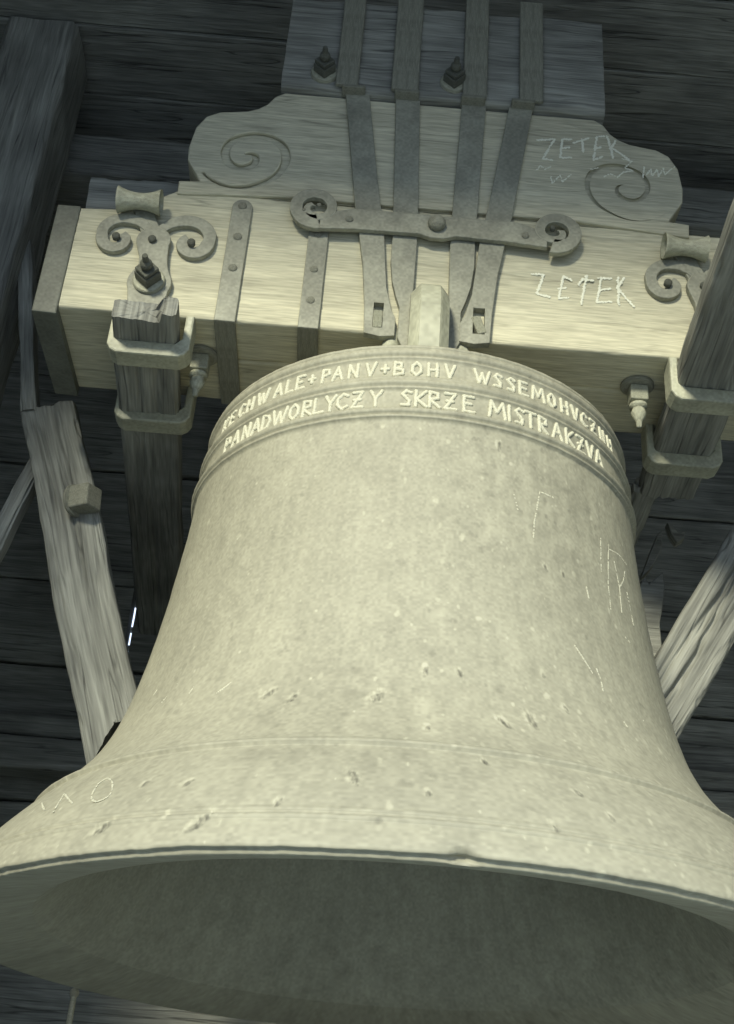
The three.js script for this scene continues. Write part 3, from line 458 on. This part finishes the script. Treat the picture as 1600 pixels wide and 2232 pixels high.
// ------------------------------------------------------------------ timbers of the bell frame round the bell
{
  const t = thing('diagonal_brace', 'weathered diagonal brace with a big square bolt left of the bell', 'timber brace', [0, 0, 0], 'diagonal braces of the bell frame');
  part('timber', laid([-0.828, 1.215, -0.33], [-0.556, 0.47, -0.33], { w: 0.10, h: 0.124, n: 150, k: 26, r: 0.010, amp: 0.004, wobble: 0.007, seed: 21, endRough: 0.006, ends: [(y, z) => 0.02 * Math.abs(fbm(z * 60, y * 60, 1, 2)), (y, z) => -y * 1.2],
    cracks: [{ s: 0.40, x0: 0.02, x1: 0.3, depth: 0.012, width: 0.004 }, { s: 0.33, x0: 0.1, x1: 0.5, depth: 0.010, width: 0.004 }, { s: 0.44, x0: 0.3, x1: 0.7, depth: 0.008, width: 0.003 }, { s: 0.30, x0: 0.0, x1: 0.25, depth: 0.012, width: 0.006 }] }, [1, 0.3, 0]), M.timber, t);
  const b = part('washer', lathe([[0.0001, 0], [0.034, 0], [0.036, 0.003], [0.036, 0.010], [0.0001, 0.010]], 28).rotateZ(-Math.PI / 2).rotateY(-0.5).translate(-0.722, 0.962, -0.268), M.iron, t);
  part('bolt_head', new RoundedBoxGeometry(0.058, 0.052, 0.052, 2, 0.005).rotateX(0.15).rotateY(-0.5).translate(-0.697, 0.962, -0.254), M.iron, b);
}
single('batten', laid([-0.838, 1.085, -0.29], [-0.690, 0.78, -0.31], { w: 0.022, h: 0.013, n: 40, k: 4, r: 0.003, amp: 0.001, seed: 24 }, [1, 0, 0]), M.timber, 'narrow pale lath along the left edge of the bolted brace', 'lath');
single('strut', laid([-0.995, 1.76, -0.30], [-0.868, 1.19, -0.30], { w: 0.06, h: 0.034, n: 60, k: 8, r: 0.006, amp: 0.003, seed: 26 }, [1, 0, 0]), M.timber, 'dark narrow strut at the left edge, left of the beam end', 'timber strut');
single('strut', laid([-0.838, 1.075, -0.34], [-0.93, 0.70, -0.34], { w: 0.05, h: 0.04, n: 50, k: 8, r: 0.006, amp: 0.003, seed: 28, ends: [(y) => y * 0.8, null] }, [1, 0, 0]), M.timber, 'short strut leaning down left from the lath at the left edge', 'timber strut');
{
  const t = thing('diagonal_brace', 'pale cracked diagonal brace leaning in from the right edge against the bell', 'timber brace', [0, 0, 0], 'diagonal braces of the bell frame');
  part('timber', laid([0.800, 1.055, -0.30], [0.475, 0.505, -0.30], { w: 0.11, h: 0.120, n: 150, k: 34, r: 0.010, amp: 0.004, wobble: 0.006, seed: 31, endRough: 0.01,
    cracks: [{ s: 0.345, x0: 0.05, x1: 0.6, depth: 0.016, width: 0.004 }, { s: 0.385, x0: 0.0, x1: 0.38, depth: 0.016, width: 0.005 }, { s: 0.41, x0: 0.2, x1: 0.55, depth: 0.010, width: 0.004 }, { s: 0.32, x0: 0.3, x1: 0.66, depth: 0.008, width: 0.003 }, { s: 0.43, x0: 0.35, x1: 0.66, depth: 0.008, width: 0.003 }] }, [1, -0.5, 0]), M.timber, t);
}
{ // splintered wood right of the bell
  const t = thing('splintered_stub', 'splintered pale stub of wood showing between the bell and the right brace', 'broken timber');
  const sp = (pts, z0, z1) => plate(poly(pts), z0, z1, 0.003);
  part('splinter', sp([[0.55, 0.86], [0.561, 0.987], [0.575, 1.014], [0.584, 0.995], [0.600, 1.012], [0.618, 1.030], [0.622, 0.995], [0.612, 0.93], [0.604, 0.895], [0.606, 0.831], [0.588, 0.78], [0.55, 0.76]], -0.53, -0.49), M.timber, t);
  part('splinter', sp([[0.572, 1.022], [0.600, 1.10], [0.618, 1.145], [0.629, 1.155], [0.626, 1.105], [0.604, 1.06], [0.591, 1.042]], -0.55, -0.51), M.timber, t);
  part('splinter', sp([[0.645, 1.183], [0.66, 1.176], [0.672, 1.158], [0.689, 1.163], [0.684, 1.142], [0.666, 1.130], [0.653, 1.152]], -0.55, -0.52), M.timber, t);
}
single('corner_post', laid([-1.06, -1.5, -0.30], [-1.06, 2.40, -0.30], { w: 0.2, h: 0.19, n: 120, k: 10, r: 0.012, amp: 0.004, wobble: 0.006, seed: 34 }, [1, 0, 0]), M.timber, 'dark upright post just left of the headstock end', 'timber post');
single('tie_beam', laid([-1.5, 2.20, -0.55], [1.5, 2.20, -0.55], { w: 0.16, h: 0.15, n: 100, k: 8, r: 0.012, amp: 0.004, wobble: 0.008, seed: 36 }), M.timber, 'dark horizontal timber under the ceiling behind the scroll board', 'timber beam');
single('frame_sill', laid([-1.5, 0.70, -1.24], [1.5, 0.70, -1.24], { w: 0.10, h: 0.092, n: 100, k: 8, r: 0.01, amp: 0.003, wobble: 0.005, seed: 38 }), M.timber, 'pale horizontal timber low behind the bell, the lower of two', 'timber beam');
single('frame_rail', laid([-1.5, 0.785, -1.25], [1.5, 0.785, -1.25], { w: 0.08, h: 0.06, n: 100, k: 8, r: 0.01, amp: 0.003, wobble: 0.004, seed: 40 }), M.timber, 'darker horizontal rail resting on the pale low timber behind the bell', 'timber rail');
{
  const t = thing('wooden_peg', 'thin pale peg with a round head below the bell rim, bottom left', 'peg', [-0.705, 0.0, -1.2]);
  part('stem', mv(new THREE.CylinderGeometry(0.007, 0.009, 0.16, 12), 0, 0.02, 0), M.beam, t);
  part('head', mv(new THREE.SphereGeometry(0.012, 16, 12), 0, 0.105, 0), M.beam, t);
}

// ------------------------------------------------------------------ the chamber: floor, ceiling, walls of planks
function planks(root, name, count, place) { for (let i = 0; i < count; i++) place(i, root, name); }
{
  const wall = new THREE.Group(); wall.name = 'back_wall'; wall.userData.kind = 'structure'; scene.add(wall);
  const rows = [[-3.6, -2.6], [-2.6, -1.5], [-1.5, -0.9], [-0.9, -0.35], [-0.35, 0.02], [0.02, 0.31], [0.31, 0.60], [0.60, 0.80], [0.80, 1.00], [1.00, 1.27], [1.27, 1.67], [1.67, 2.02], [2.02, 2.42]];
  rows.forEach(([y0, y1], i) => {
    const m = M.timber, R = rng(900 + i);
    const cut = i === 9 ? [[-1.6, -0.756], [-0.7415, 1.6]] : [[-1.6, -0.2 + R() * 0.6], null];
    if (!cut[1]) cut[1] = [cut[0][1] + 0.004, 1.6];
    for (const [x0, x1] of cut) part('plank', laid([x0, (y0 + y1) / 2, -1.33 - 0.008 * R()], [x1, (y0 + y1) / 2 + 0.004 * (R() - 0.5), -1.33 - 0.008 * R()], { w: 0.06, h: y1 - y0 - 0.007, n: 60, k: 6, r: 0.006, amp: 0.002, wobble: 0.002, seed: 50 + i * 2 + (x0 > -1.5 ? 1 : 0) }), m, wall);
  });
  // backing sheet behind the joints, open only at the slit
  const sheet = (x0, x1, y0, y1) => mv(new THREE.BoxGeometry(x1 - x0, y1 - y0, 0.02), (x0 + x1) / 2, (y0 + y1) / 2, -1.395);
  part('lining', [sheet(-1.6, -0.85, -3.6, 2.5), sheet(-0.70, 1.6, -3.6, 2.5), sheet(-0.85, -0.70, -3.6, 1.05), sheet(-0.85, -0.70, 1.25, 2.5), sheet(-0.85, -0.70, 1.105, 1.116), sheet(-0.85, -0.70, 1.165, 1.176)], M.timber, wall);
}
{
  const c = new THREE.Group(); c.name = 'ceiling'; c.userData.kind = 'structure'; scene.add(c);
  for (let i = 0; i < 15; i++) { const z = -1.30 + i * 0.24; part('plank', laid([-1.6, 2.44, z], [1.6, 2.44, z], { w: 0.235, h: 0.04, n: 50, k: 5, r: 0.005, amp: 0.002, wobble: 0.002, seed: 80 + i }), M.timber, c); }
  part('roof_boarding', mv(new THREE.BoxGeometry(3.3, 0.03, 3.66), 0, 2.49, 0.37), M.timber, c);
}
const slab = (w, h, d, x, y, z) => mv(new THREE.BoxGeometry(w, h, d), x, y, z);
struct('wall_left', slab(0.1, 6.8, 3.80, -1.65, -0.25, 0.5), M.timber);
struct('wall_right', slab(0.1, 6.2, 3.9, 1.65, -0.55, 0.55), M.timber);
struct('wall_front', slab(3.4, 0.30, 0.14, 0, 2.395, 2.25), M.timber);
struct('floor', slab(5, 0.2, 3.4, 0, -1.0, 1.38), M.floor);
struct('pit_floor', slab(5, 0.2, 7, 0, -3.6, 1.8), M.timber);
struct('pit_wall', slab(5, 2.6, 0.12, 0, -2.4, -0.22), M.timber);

scene.traverse((o) => { if (o.isMesh) { o.castShadow = true; o.receiveShadow = true; } });
renderer.render(scene, camera);
